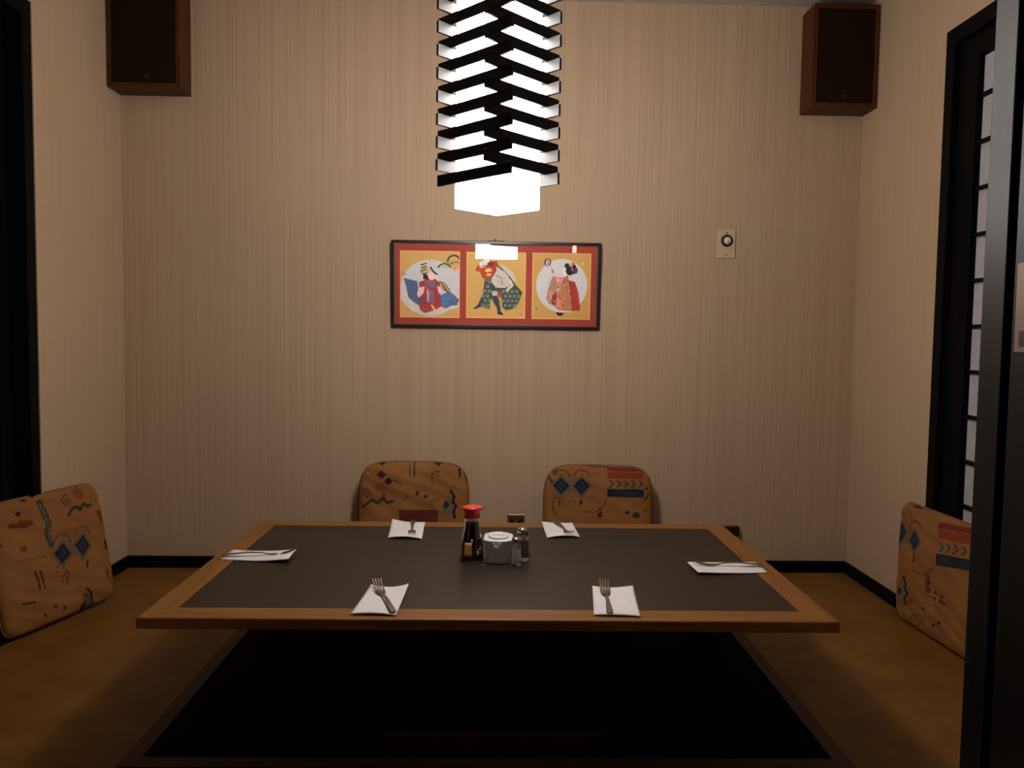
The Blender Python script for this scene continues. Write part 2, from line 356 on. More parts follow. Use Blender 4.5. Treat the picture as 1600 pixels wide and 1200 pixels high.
def grid_print(name, W_, H_, nx, ny, painter, rect, base, m, parent):
    """flat printed sheet W_ x H_ in its local xz plane (facing -y), painter works in its own drawing units over rect"""
    gx = np.linspace(0, 1, nx+1); gy = np.linspace(0, 1, ny+1)
    verts = [((u-.5)*W_, 0, (v-.5)*H_) for v in gy for u in gx]
    faces = [(j*(nx+1)+i, j*(nx+1)+i+1, (j+1)*(nx+1)+i+1, (j+1)*(nx+1)+i) for j in range(ny) for i in range(nx)]
    me = bpy.data.meshes.new(name); me.from_pydata(verts, [], faces)
    uu, vv = np.meshgrid((gx[:-1]+gx[1:])/2, (gy[:-1]+gy[1:])/2)
    X = rect[0]+uu*(rect[2]-rect[0]); Y = rect[3]-vv*(rect[3]-rect[1])
    p = Paint(X, Y, base[:3]); painter(p)
    ca = me.color_attributes.new('print', 'FLOAT_COLOR', 'CORNER')
    cc = np.ones((nx*ny, 4, 4)); cc[..., :3] = p.c.reshape(-1, 1, 3); ca.data.foreach_set('color', cc.reshape(-1).astype(np.float32))
    return link(name, me, parent, m)
K = 1.4
def q(r, g, b_): c_ = lin(r, g, b_); return tuple(x*K for x in c_[:3])

GOLD = q(206, 166, 96); CREAM = q(240, 170, 110); GREYP = q(204, 200, 204)
def print_dancer(p):      # seated figure in a striped hat with spread blue sleeves on a white oval
    p.disc(500, 640, 430, GREYP, 405, soft=.03); p.poly([(70, 600), (330, 960), (240, 980), (70, 800)], q(214, 206, 196))
    p.poly([(910, 330), (915, 900), (760, 960), (720, 560)], GREYP)
    p.ring(830, 270, 90, 26, q(62, 84, 48), 95, t0=20, t1=175); p.ring(695, 370, 88, 26, q(50, 84, 52), 75, t0=15, t1=170); p.ring(860, 320, 70, 18, q(70, 96, 50), 50, t0=40, t1=170)
    p.line([(720, 270), (790, 300), (800, 250)], 16, q(120, 140, 70)); p.poly([(640, 345), (760, 345), (720, 310)], q(150, 190, 110))
    p.poly([(100, 410), (165, 445), (120, 470), (85, 480)], q(190, 150, 100))
    p.poly([(120, 505), (310, 545), (335, 660), (320, 780), (190, 780), (160, 640)], q(84, 100, 132))
    p.poly([(190, 780), (330, 770), (420, 850), (330, 890), (240, 830)], q(94, 100, 136))
    p.poly([(620, 760), (760, 680), (830, 730), (905, 810), (880, 880), (800, 890), (700, 940), (640, 880)], q(86, 108, 146))
    p.poly([(690, 740), (760, 770), (770, 860), (660, 900), (640, 820)], q(70, 128, 176)); p.line([(700, 820), (880, 870)], 8, q(50, 60, 80))
    p.poly([(880, 790), (910, 790), (900, 830), (860, 830)], q(130, 70, 80))
    p.poly([(620, 540), (700, 560), (770, 650), (790, 700), (740, 700), (660, 660)], q(100, 96, 60)); p.line([(640, 570), (690, 680)], 20, q(196, 160, 96)); p.line([(680, 570), (760, 680)], 14, q(222, 186, 110))
    p.poly([(340, 560), (440, 520), (560, 510), (630, 560), (640, 700), (660, 900), (560, 960), (420, 1000), (360, 960), (330, 860), (350, 760)], q(168, 52, 48))
    p.poly([(330, 640), (420, 620), (400, 720), (350, 770), (310, 740)], q(232, 196, 208)); p.poly([(590, 600), (650, 640), (670, 700), (620, 720)], q(232, 190, 204))
    p.poly([(400, 560), (480, 520), (600, 540), (560, 640), (450, 660)], q(140, 88, 104)); p.disc(500, 545, 22, q(226, 66, 66)); p.line([(420, 590), (560, 640)], 14, q(110, 90, 120)); p.line([(590, 550), (560, 620)], 16, q(84, 90, 130))
    p.poly([(440, 680), (540, 680), (550, 850), (450, 850)], q(136, 104, 136)); p.line([(460, 670), (470, 820)], 26, q(216, 150, 156)); p.line([(520, 700), (500, 850)], 14, q(96, 96, 140)); p.poly([(320, 770), (400, 800), (450, 850), (400, 880), (330, 860)], q(112, 76, 100))
    p.line([(350, 940), (520, 950), (620, 890)], 14, q(196, 70, 56))
    p.line([(520, 885), (560, 950), (640, 975), (700, 930)], 26, q(240, 190, 124))
    p.poly([(450, 440), (530, 400), (570, 480), (540, 530), (470, 520)], q(244, 204, 200)); p.disc(585, 480, 26, q(240, 200, 196))
    p.poly([(395, 440), (450, 440), (480, 520), (400, 520)], q(40, 28, 34)); p.line([(500, 350), (540, 410), (590, 445)], 24, q(44, 34, 36))
    p.poly([(360, 310), (400, 275), (440, 320), (480, 370), (490, 400), (420, 440), (370, 420), (380, 370)], q(206, 178, 110))
    for yy in (300, 345, 385): p.line([(365, yy+15), (400, yy+8), (440, yy-10)], 16, q(44, 40, 36))
    p.line([(365, 410), (390, 440), (460, 420)], 12, q(60, 50, 40)); p.poly([(170, 940), (190, 945), (180, 965)], q(120, 90, 50))
def print_lion(p):        # striding figure with a red lion mask and a green patterned cloak on gold
    gr = q(58, 68, 62)
    p.poly([(500, 380), (590, 400), (700, 480), (750, 600), (690, 620), (560, 480)], q(208, 198, 184), .75)
    p.poly([(320, 590), (420, 560), (470, 680), (600, 690), (660, 640), (640, 540), (700, 610), (830, 740), (780, 880), (700, 960), (600, 980), (560, 940), (550, 800), (470, 760), (400, 860), (390, 980), (250, 930), (190, 970), (240, 900), (300, 760)], gr)
    for i in range(10):
        for j in range(7):
            x = 270+60*i+(j % 2)*30; y = 610+62*j
            if (x < 400 and y > 600 and x > 330-(y-600)*.28+20 and y < 950) or (560 < x < 800 and y > 690-(0 if x > 650 else -40) and y < 960 and (x-560) < 280-(y-690)*.35) or (420 < x < 600 and 670 < y < 720):
                p.ring(x, y, 17, 9, q(138, 158, 136)); p.disc(x, y, 5, q(150, 120, 110))
    p.disc(540, 575, 130, q(206, 196, 188), 115); p.poly([(480, 430), (600, 420), (700, 560), (640, 680), (520, 640)], q(204, 194, 186))
    p.line([(560, 440), (640, 520), (700, 600)], 10, q(120, 110, 100)); p.line([(470, 520), (550, 560), (555, 640)], 16, q(160, 140, 130)); p.line([(490, 390), (560, 450)], 26, q(110, 90, 76))
    p.line([(640, 560), (690, 650), (620, 720)], 34, q(214, 206, 200)); p.line([(640, 540), (720, 620)], 12, q(70, 66, 60))
    p.disc(510, 600, 9, q(160, 130, 120))
    rd = q(190, 62, 30)
    p.poly([(190, 460), (235, 380), (260, 440), (330, 400), (380, 340), (480, 330), (470, 400), (470, 470), (430, 540), (360, 600), (290, 560), (260, 480)], rd)
    p.poly([(370, 350), (440, 345), (430, 400), (360, 410)], q(120, 40, 34)); p.disc(370, 460, 46, q(236, 196, 110), 30); p.line([(330, 500), (400, 480)], 14, q(150, 60, 26)); p.disc(375, 515, 36, q(240, 200, 100), 16)
    p.disc(300, 375, 52, q(224, 222, 222), 40); p.disc(345, 330, 40, q(230, 228, 226), 24); p.line([(290, 400), (350, 395)], 12, q(90, 50, 50)); p.disc(420, 390, 16, q(90, 30, 26)); p.line([(480, 350), (455, 480), (400, 560)], 16, q(150, 40, 24))
    p.poly([(320, 570), (400, 560), (380, 620), (330, 610)], q(110, 96, 90))
    p.poly([(420, 730), (500, 730), (470, 800), (430, 800)], q(202, 196, 196)); p.disc(460, 760, 40, q(180, 190, 190), 28); p.poly([(490, 740), (560, 730), (540, 830), (500, 800)], q(180, 60, 44))
    p.poly([(410, 800), (490, 790), (540, 900), (540, 1010), (580, 1050), (500, 1040), (490, 960), (440, 880)], q(58, 54, 66)); p.poly([(500, 1010), (560, 1015), (580, 1052), (500, 1040)], q(30, 22, 22))
    p.poly([(170, 965), (240, 920), (290, 935), (200, 975)], q(46, 34, 30)); p.line([(320, 940), (380, 960)], 16, q(120, 130, 110)); p.poly([(790, 1030), (830, 1035), (815, 1050)], q(170, 110, 60))
    p.line([(520, 880), (548, 960)], 8, q(226, 190, 120)); p.line([(600, 990), (740, 950), (775, 880)], 8, q(110, 100, 70))
def print_lady(p):        # standing lady in a red kimono with a hand fan on a white disc
    p.disc(465, 610, 345, q(212, 208, 210), 355, soft=.03); p.disc(135, 920, 16, q(150, 130, 40))
    p.disc(270, 308, 48, q(96, 66, 66), 52); p.disc(272, 312, 27, q(200, 184, 196), 40); p.line([(262, 285), (290, 335)], 10, q(150, 70, 70)); p.line([(320, 365), (345, 430)], 8, q(160, 120, 110))
    p.line([(345, 410), (350, 455), (400, 520)], 30, q(232, 190, 184)); p.line([(335, 415), (345, 440)], 16, q(90, 70, 60))
    p.poly([(480, 480), (540, 480), (560, 540), (640, 560), (690, 700), (715, 880), (710, 935), (600, 940), (560, 760), (470, 620)], q(176, 52, 34))
    p.line([(575, 560), (590, 740), (612, 900)], 9, q(120, 30, 24)); p.line([(650, 620), (700, 860)], 10, q(206, 82, 58))
    p.poly([(350, 480), (400, 520), (420, 640), (410, 760), (380, 885), (300, 850), (262, 780), (290, 660), (310, 560)], q(184, 132, 112))
    p.poly([(330, 560), (400, 540), (390, 640), (340, 690)], q(160, 138, 120)); p.disc(320, 745, 36, q(216, 140, 124), 70); p.poly([(340, 740), (400, 690), (412, 760), (375, 885), (330, 830)], q(150, 40, 42))
    p.poly([(380, 500), (470, 500), (450, 600), (410, 620), (390, 560)], q(220, 120, 112)); p.disc(415, 540, 24, q(236, 168, 160))
    p.poly([(450, 580), (560, 570), (590, 800), (610, 910), (590, 945), (440, 935), (385, 900), (400, 760)], q(188, 124, 88))
    p.poly([(470, 490), (550, 500), (560, 560), (500, 580)], q(196, 110, 84)); p.disc(515, 545, 26, q(170, 110, 80))
    rs = random.Random(3)
    for i in range(60):
        x = rs.uniform(400, 590); y = rs.uniform(590, 920)
        if x > 385+max(0, (620-y)*.3): p.disc(x, y, rs.uniform(7, 15), rs.choice([q(222, 130, 112), q(170, 140, 90), q(206, 96, 80), q(214, 160, 110), q(156, 106, 70)]))
    for i in range(22): p.disc(rs.uniform(280, 400), rs.uniform(560, 840), rs.uniform(6, 12), rs.choice([q(214, 150, 136), q(150, 140, 110), q(200, 110, 100)]), a=.7)
    p.poly([(400, 760), (450, 800), (470, 900), (400, 905)], q(226, 130, 118)); p.line([(400, 640), (420, 700)], 14, q(216, 176, 90))
    p.poly([(395, 960), (450, 968), (495, 965), (490, 1000), (440, 1008), (410, 995)], q(32, 18, 20)); p.line([(380, 935), (600, 955)], 12, q(230, 214, 206))
    p.poly([(470, 400), (530, 350), (550, 460), (500, 500), (460, 490)], q(236, 226, 224)); p.disc(480, 470, 10, q(210, 110, 110))
    hair = q(26, 20, 26); p.disc(570, 415, 56, hair, 60); p.disc(530, 350, 34, hair, 34); p.disc(640, 410, 36, q(74, 66, 84), 45); p.disc(620, 360, 30, hair); p.disc(590, 330, 24, q(226, 160, 90)); p.disc(615, 320, 18, q(210, 90, 70)); p.line([(590, 340), (600, 410)], 16, q(200, 120, 90)); p.disc(620, 440, 18, q(60, 40, 50))
    p.disc(735, 318, 24, q(226, 190, 130), 16)
def edged(fn, rect):
    def f(p):
        fn(p); x0, y0, x1, y1 = rect; wd = 16
        k = (p.X < x0+wd) | (p.X > x1-wd) | (p.Y < y0+wd*.8) | (p.Y > y1-wd*1.1); p.put(k.astype(float), CREAM, .75)
    return f

# ------------------------------------------------------------ framed picture, leaning forward from its nail
PW, PH, PT = .815, .337, .018
pic = thing('framed_picture', 'wide framed picture of three figure prints on red mat hanging under the lamp', 'picture', (-.001, YB, EYE+.034))
pic.rotation_euler = (math.radians(2.1), 0, 0)
fw = .011
bm = bmesh.new()
for s in ((-PW/2, PW/2, 0, fw), (-PW/2, PW/2, PH-fw, PH), (-PW/2, -PW/2+fw, fw, PH-fw), (PW/2-fw, PW/2, fw, PH-fw)): add_box(bm, s[0], s[1], -PT, 0, s[2], s[3], .0015)
from_bm('frame', bm, M_['frame'], pic)
box('mat_board', -PW/2+fw, PW/2-fw, -.010, -.002, fw, PH-fw, M_['mat'], pic)['label'] = 'red mat board'
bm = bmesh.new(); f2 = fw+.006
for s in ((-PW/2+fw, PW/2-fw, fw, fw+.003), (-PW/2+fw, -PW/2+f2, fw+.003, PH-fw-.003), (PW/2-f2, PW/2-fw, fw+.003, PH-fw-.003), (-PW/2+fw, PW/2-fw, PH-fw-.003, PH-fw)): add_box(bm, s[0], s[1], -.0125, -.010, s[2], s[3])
from_bm('inner_strip', bm, M_['inner_strip'], pic)  # narrow mauve strip along the inner edges of the frame
for nm, fn, rect, cx, w_, h_, base_, lab in (('print', print_dancer, (70, 115, 915, 1065), -.2576, .233, .259, GOLD, 'print of a seated figure in a striped hat and blue sleeves'),
                                       ('print', print_lion, (75, 215, 870, 1095), 0.0, .232, .257, q(208, 168, 92), 'print of a striding figure with a red lion mask'),
                                       ('print', print_lady, (70, 185, 850, 1055), .256, .230, .258, q(204, 162, 88), 'print of a standing lady in red kimono')):
    o = grid_print(nm, w_, h_, 132, 140, edged(fn, rect), rect, base_, M_['print'], pic); o.location = (cx, -.0108, PH/2-.001); o['label'] = lab
box('glass', -PW/2+fw-.001, PW/2-fw+.001, -.0150, -.0145, fw-.001, PH-fw+.001, M_['pane'], pic)
bm = bmesh.new(); add_tube(bm, [(0, 0, 0), (0, -.022, .002)], .0018, 8); add_tube(bm, [(0, -.022, .002), (0, -.024, .0022)], .0035, 10)
nail = from_bm('nail', bm, M_['dark']); nail.location = (-.007, YB, EYE+.034+PH+.0035); tag(nail, 'small dark nail holding up the framed picture', 'nail')
bm = bmesh.new(); add_tube(bm, [(-.035, -.0170, PH+.0004), (0, -.012, PH+.0030), (.03, -.0170, PH+.0004)], .0012, 6); from_bm('hanging_wire', bm, M_['dark'], pic)

# ------------------------------------------------------------ wall plate with knob, outlet, black box
k = thing('volume_control', 'ivory wall plate with a round black-ringed knob to the right of the picture', 'switch', (.904, YB, EYE+.322))
box('plate', -.0355, .0355, -.006, 0, 0, .112, M_['ivory'], k, .0025)
def disc_on(name, prof, m, parent, x, z, y, seg=32):
    o = lathe(name, prof, m, parent, seg); o.rotation_euler = (math.pi/2, 0, 0); o.location = (x, y, z); return o
disc_on('dial_ring', [(.0235, 0), (.0235, .003), (.021, .0045)], M_['dark'], k, .001, .068, -.006)['label'] = 'black dial ring'
kn = disc_on('knob', [(.0140, 0), (.0138, .005), (.0120, .007)], M_['ivory2'], k, .001, .068, -.0105)
box('pointer', -.001, .006, -.0080, -.0040, .0060, .0078, M_['dark'], kn)
for z in (.099, .013): disc_on('screw', [(.0030, 0), (.0030, .001), (.001, .0018)], M_['label_edge'], k, .0, z, -.006, 12)
ou = thing('wall_outlet', 'brass outlet cover low on the back wall behind the table', 'outlet', (.0905, YB, .196))
box('cover', -.0345, .0345, -.006, 0, -.028, .03, M_['brass'], ou, .002)
for s in (-1, 1): box('socket', s*.016-.009, s*.016+.009, -.0075, -.006, -.012, .012, M_['dark'], ou, .001)
jb = thing('junction_box', 'small black box on the back wall behind the right rear table corner', 'box', (.94, YB, .149))
box('housing', -.0465, .0465, -.022, 0, 0, .039, M_['dark'], jb, .003); box('lid', -.041, .041, -.0245, -.022, .004, .035, M_['dark'], jb, .001)

# ------------------------------------------------------------ cushions
TAN = (.300, .140, .034)
DK, MAR, RED, GRY, NAVY, BLU, OLV = (.016, .008, .006), (.075, .012, .008), (.27, .040, .012), (.17, .125, .085), (.008, .012, .028), (.02, .04, .085), (.035, .036, .02)
PNK = (.36, .20, .12)
def mottled(p, sc, seed):
    rs = np.random.RandomState(seed)
    for i in range(26):
        x, y = rs.uniform(p.X.min(), p.X.max()), rs.uniform(p.Y.min(), p.Y.max()); r = rs.uniform(.06, .2)*sc
        p.disc(x, y, r, [(.34, .165, .04), (.26, .11, .03), (.32, .13, .05), (.35, .18, .06)][rs.randint(4)], r*rs.uniform(.6, 1.3), a=.5, soft=.5)
def dpair(p, pts, r, ry):
    for x, y in pts: p.diamond(x, y, r*1.45, ry*1.45, GRY)
    (xa, ya), (xb, yb) = pts; p.poly([(xa, ya-ry*.6), (xb, yb-ry*.6), (xb, yb+ry*.6), (xa, ya+ry*.6)], GRY)
    for x, y in pts:
        p.diamond(x, y, r, ry, NAVY); p.diamond(x, y, r*.55, ry*.55, BLU); p.diamond(x, y, r*.2, ry*.2, NAVY)
        p.ring(x, y-ry*.9, r*1.0, r*.16, (.11, .045, .015), ry*.9, t0=10, t1=170)
def leaf(p, x, y, r, s=1):
    p.poly([(x-s*r*.9, y-r), (x-s*r*.3, y-r*.4), (x+s*r*.9, y+r*1.0), (x+s*r*.1, y+r*.7), (x-s*r*.75, y)], (.17, .022, .012)); p.line([(x-s*r*.5, y-r*.4), (x-s*.2*r, y-.1*r), (x-s*.35*r, y+.2*r), (x+.15*s*r, y+.3*r), (x+.2*s*r, y+.7*r)], r*.14, PNK)
def mask(p, x, y, h):      # grey oval with a dark scalloped edge
    p.poly([(x, y-h*.9), (x+h*.35, y-h*.3), (x+h*.35, y+h*.7), (x-h*.45, y+h*.8), (x-h*.5, y+h*.1)], GRY); p.line([(x+h*.1, y-h), (x+h*.35, y-h*.6), (x+h*.25, y-h*.2), (x+h*.48, y+h*.1), (x+h*.3, y+h*.5), (x+h*.4, y+h*.9)], h*.2, DK); p.disc(x-h*.22, y, h*.2, NAVY, h*.26)
def ringdiamond(p, x, y, r):
    p.diamond(x, y, r, r*1.2, (.08, .045, .03)); p.diamond(x, y, r*.72, r*.9, TAN); p.diamond(x, y, r*.35, r*.42, (.09, .05, .03))
def redblock(p, x0, x1, y0, y1):
    h = y1-y0; p.poly([(x0, y0), (x1, y0), (x1, y0+h*.14), (x0, y0+h*.14)], (.17, .025, .012)); p.poly([(x0, y0+.16*h), (x1, y0+.16*h), (x1, y0+h*.38), (x0, y0+h*.38)], RED)
    n = 5; dx = (x1-x0)/n
    for i in range(n):
        xx = x0+i*dx; p.poly([(xx, y0+.46*h), (xx+dx*.7, y0+.44*h), (xx+dx, y0+.56*h), (xx+dx*.5, y0+.68*h), (xx+.1*dx, y0+.68*h), (xx+dx*.5, y0+.56*h)], GRY); p.line([(xx+.45*dx, y0+.47*h), (xx+.8*dx, y0+.56*h), (xx+.3*dx, y0+.66*h)], dx*.16, OLV)
    p.poly([(x0-.01*h, y0+.73*h), (x1, y0+.73*h), (x1, y1), (x0-.01*h, y1)], NAVY); p.poly([(x0+.12*(x1-x0), y0+.78*h), (x0+.9*(x1-x0), y0+.78*h), (x0+.8*(x1-x0), y0+.92*h), (x0+.15*(x1-x0), y0+.92*h)], (.014, .022, .045))
def paintA(p):     # crop units of the left rear cushion
    mottled(p, 1500, 1); scatter(p, 1, 26, 42); p.diamond(390, 225, 66, 60, MAR); p.diamond(390, 225, 40, 36, DK); p.disc(485, 310, 46, DK, 42); p.disc(375, 400, 95, (.20, .05, .02), 75, a=.8, soft=.6)
    ringdiamond(p, 205, 470, 62); p.line([(160, 650), (230, 590), (280, 550), (345, 600), (425, 520), (470, 590), (550, 565)], 34, OLV); p.line([(425, 480), (430, 560)], 30, OLV)
    for x in (385, 1115, 1372): p.poly([(x-70, 60), (x+60, 60), (x+10, 110)], DK)
    p.line([(755, 90), (757, 235)], 26, (.12, .04, .015)); p.line([(808, 75), (812, 240)], 24, MAR); p.line([(785, 80), (785, 240)], 16, PNK)
    p.line([(1045, 200), (1045, 320)], 20, (.13, .03, .015)); p.line([(1070, 190), (1120, 170), (1125, 240)], 20, (.13, .03, .015)); p.line([(1390, 130), (1400, 240)], 28, DK); p.line([(1330, 110), (1420, 130)], 22, GRY); p.line([(1460, 170), (1480, 300)], 24, (.12, .04, .015))
    p.disc(860, 460, 22, MAR, 34); p.disc(735, 505, 26, (.15, .05, .02), 22); p.disc(965, 505, 28, MAR, 24); p.line([(560, 300), (640, 330)], 26, (.15, .05, .02))
    mask(p, 1270, 610, 180); p.ring(1110, 600, 80, 16, (.15, .06, .02), 60, t0=60, t1=250)
    p.poly([(620, 680), (1135, 680), (1120, 860), (640, 860)], (.12, .015, .01)); leaf(p, 400, 1150, 140); dpair(p, [(800, 1180), (1060, 1180)], 95, 110)
def scatter(p, seed, n, sc):
    rs = random.Random(seed); x0, x1, y0, y1 = p.X.min(), p.X.max(), p.Y.min(), p.Y.max()
    for i in range(n):
        x, y = rs.uniform(x0, x1), rs.uniform(y0, y1); k_ = rs.randint(0, 3); r_ = sc*rs.uniform(.6, 1.2)
        if k_ == 0: p.disc(x, y, r_*.5, (.15, .05, .02), r_*.35, a=.8)
        elif k_ == 1: p.line([(x, y), (x+r_, y-r_*.5), (x+r_*1.8, y+r_*.1)], r_*.28, (.15, .06, .02), .8)
        elif k_ == 2: p.ring(x, y, r_, r_*.25, (.17, .07, .03), a=.7, t0=20, t1=200)
        else: p.disc(x, y, r_*.9, (.26, .075, .025), r_*.7, a=.45, soft=.5)
def paintB(p):
    mottled(p, 1500, 2); scatter(p, 2, 22, 42); dpair(p, [(305, 372), (565, 372)], 106, 116); p.poly([(200, 130), (265, 125), (265, 210), (200, 260)], (.10, .07, .055)); p.line([(150, 250), (190, 330)], 40, (.14, .04, .02))
    redblock(p, 893, 1360, 118, 510); p.line([(640, 105), (890, 118)], 22, (.15, .045, .02)); p.ring(1370, 450, 50, 22, OLV, 80, t0=270, t1=359); p.disc(1390, 395, 22, MAR)
    p.disc(560, 590, 22, MAR, 40); p.poly([(800, 660), (835, 740), (820, 790), (770, 780)], MAR); p.line([(880, 545), (850, 620), (815, 680)], 16, (.13, .05, .02)); p.line([(610, 710), (760, 715), (810, 650)], 14, (.13, .05, .02))
    p.disc(245, 525, 60, (.24, .06, .02), 34, a=.8, soft=.4); p.line([(205, 580), (212, 700), (240, 740)], 22, (.14, .035, .018)); p.line([(285, 570), (290, 640)], 24, (.12, .035, .02))
    p.disc(1148, 715, 28, MAR, 24); p.disc(1265, 750, 50, OLV, 40); p.disc(1390, 690, 26, (.24, .06, .02)); mask(p, 420, 1050, 160); leaf(p, 1000, 1100, 150)
def paintL(p):
    mottled(p, 700, 3); scatter(p, 3, 34, 21); dpair(p, [(285, 545), (415, 495)], 52, 68); ringdiamond(p, 308, 208, 36)
    p.line([(325, 305), (345, 265), (380, 250), (400, 270), (420, 228), (450, 250), (475, 232)], 18, OLV); p.disc(395, 165, 34, (.22, .055, .02), 40, a=.8); p.poly([(365, 105), (420, 100), (400, 125)], DK)
    p.line([(150, 215), (165, 280), (195, 350), (185, 410), (212, 490)], 38, (.06, .055, .04)); p.line([(150, 230), (190, 350), (205, 470)], 10, GRY); p.line([(30, 340), (90, 345)], 30, (.15, .025, .012)); p.line([(-20, 360), (60, 362)], 30, (.15, .025, .012))
    p.poly([(515, 275), (580, 265), (590, 350), (550, 345)], (.19, .028, .014)); p.poly([(575, 455), (625, 450), (632, 505), (580, 515)], NAVY); leaf(p, 640, 690, 62); p.line([(450, 595), (455, 635)], 14, MAR)
    p.line([(112, 660), (135, 720), (140, 770)], 12, MAR); p.line([(140, 655), (160, 710), (172, 760)], 13, MAR); p.line([(285, 700), (300, 660), (320, 665), (310, 745)], 12, (.15, .04, .02))
    for x, y in ((240, 882), (300, 890), (180, 935)): p.disc(x, y, 12, MAR)
    p.poly([(430, 800), (480, 790), (500, 860), (430, 910)], (.10, .08, .05)); p.line([(450, 770), (480, 790), (500, 850), (490, 880)], 16, DK); p.disc(435, 885, 18, DK, 30)
    p.disc(50, 510, 22, (.2, .05, .02)); p.line([(40, 860), (110, 850)], 12, MAR); p.line([(0, 590), (180, 560)], 8, (.18, .08, .03)); ringdiamond(p, -100, 480, 40); p.disc(20, 285, 16, DK); p.disc(65, 200, 18, DK, 8)
def paintR(p):
    mottled(p, 700, 4); scatter(p, 4, 26, 21); dpair(p, [(177, 300), (290, 340)], 42, 68); redblock(p, 455, 700, 195, 480); p.disc(288, 462, 8, MAR, 26); p.disc(155, 418, 36, (.22, .055, .02), 30, a=.7, soft=.5); p.line([(150, 150), (165, 190)], 14, OLV); p.line([(240, 120), (290, 130)], 16, OLV)
    mask(p, 200, 680, 95); p.disc(268, 740, 20, (.24, .05, .02), 26); p.disc(130, 690, 20, (.24, .05, .03)); leaf(p, 455, 660, 95); p.ring(320, 870, 52, 12, (.16, .07, .025), 48, t0=0, t1=200); p.ring(320, 870, 25, 9, (.16, .07, .025))
    p.disc(375, 780, 14, MAR, 10); p.disc(440, 885, 12, MAR); p.disc(485, 865, 12, MAR); p.disc(498, 680, 12, DK); p.line([(290, 540), (380, 560), (440, 480)], 8, (.13, .05, .02)); p.line([(395, 560), (405, 610)], 16, MAR)
def bil(uc0, uc1, bl, br, tl, tr):      # drawing units at the fabric's corners u = uc0..uc1, v = 0..1
    bl, br, tl, tr = (np.array(q_, float) for q_ in (bl, br, tl, tr))
    def f(u, v):
        k_ = ((u-uc0)/(uc1-uc0))[:, None]; v = v[:, None]
        return (1-v)*((1-k_)*bl+k_*br)+v*((1-k_)*tl+k_*tr)
    return f
def cushion(label, W_, H_, T_, painter, A, loc, rz, lean, twist=0, n=160, pw=5, puff=.12):
    """box cushion standing on its lower edge: local x width, z height, -y the front face"""
    c_ = thing('floor_cushion', label, 'cushion', loc, 0, 'patterned floor cushions against the walls')
    c_.rotation_mode = 'YXZ'; c_.rotation_euler = (lean, twist, rz)
    g = np.linspace(-1, 1, n+1); uu, vv = np.meshgrid(g, g)
    def shape(u, v):
        # rounded square outline and a puffed profile that closes on the seam
        m_ = np.maximum(np.abs(u), np.abs(v))+1e-9
        f = (np.maximum((np.abs(u)/m_)**pw+(np.abs(v)/m_)**pw, 1)**(-1/pw)-1)*m_**3+1
        x, z = u*f, v*f
        th = (np.clip(1-np.abs(u)**10, 0, 1)*np.clip(1-np.abs(v)**10, 0, 1))**.42
        return x*W_/2, z*H_/2+H_/2, th
    x, z, th = shape(np.sign(uu)*np.abs(uu)**.8, np.sign(vv)*np.abs(vv)**.8)
    rs = np.random.RandomState(int(abs(loc[0])*100)); wr = .0022*np.sin(9*uu+3*vv+rs.rand()*6)*np.cos(7*vv-2*uu)+.0012*np.sin(23*vv+11*uu)
    N = (n+1)**2
    fr = np.stack([x, -(th*T_/2*(1-puff+puff*(1-uu**2)*(1-vv**2))+wr*th)-T_/2, z], -1).reshape(-1, 3); bk = np.stack([x, th*T_/2*.9-T_/2, z], -1).reshape(-1, 3)
    verts = np.concatenate([fr, bk])
    idx = np.arange(N).reshape(n+1, n+1); a_ = idx[:-1, :-1].ravel(); b1 = idx[:-1, 1:].ravel(); c1 = idx[1:, 1:].ravel(); d_ = idx[1:, :-1].ravel()
    F1 = np.stack([a_, b1, c1, d_], -1); F2 = np.stack([a_, d_, c1, b1], -1)+N
    me = bpy.data.meshes.new('cover'); me.from_pydata(verts.tolist(), [], np.concatenate([F1, F2]).tolist())
    fu = (x.reshape(-1)/W_+.5); fv = z.reshape(-1)/H_
    cu = fu[F1].mean(1); cv = fv[F1].mean(1); P = A(cu, cv)
    p = Paint(P[:, 0], P[:, 1], TAN); painter(p)
    ca = me.color_attributes.new('print', 'FLOAT_COLOR', 'CORNER'); cc = np.ones((2*len(F1), 4, 4)); cc[..., :3] = np.concatenate([p.c, p.c])[:, None]*np.array((.92, .82, .68))
    ca.data.foreach_set('color', cc.reshape(-1).astype(np.float32))
    for pg in me.polygons: pg.use_smooth = True
    bmx = bmesh.new(); bmx.from_mesh(me); bmesh.ops.remove_doubles(bmx, verts=bmx.verts, dist=1e-5); bmx.to_mesh(me); bmx.free()
    link('cover', me, c_, M_['fabric'])
    # piping along the seam
    s_ = np.linspace(-1, 1, 25)
    loop = [(a1, -1) for a1 in s_[:-1]]+[(1, a1) for a1 in s_[:-1]]+[(a1, 1) for a1 in s_[:0:-1]]+[(-1, a1) for a1 in s_[:0:-1]]
    pts = []
    for a1, b2 in loop:
        xx, zz, _ = shape(np.array(a1), np.array(b2)); pts.append((float(xx), -T_/2, float(zz)))
    bm = bmesh.new(); add_tube(bm, pts, .0035, 6, True); from_bm('piping', bm, M_['piping'], c_, True)
    return c_
cushion('patterned cushion against the back wall left of centre, with dark zigzag and maroon block', .425, .438, .085, paintA,
        bil(0, 1, (85, 1560), (1515, 1560), (85, 60), (1515, 60)), (-.309, 3.035, .004), 0, math.radians(-5))
cushion('patterned cushion against the back wall right of centre, with two blue diamonds and red stripe', .424, .432, .085, paintB,
        bil(0, 1, (95, 1600), (1490, 1600), (95, 95), (1490, 105)), (.404, 3.035, .004), 0, math.radians(-5), math.radians(.6))
rzL = math.atan2(.371, -(-.132)) if False else math.radians(90-19.5)
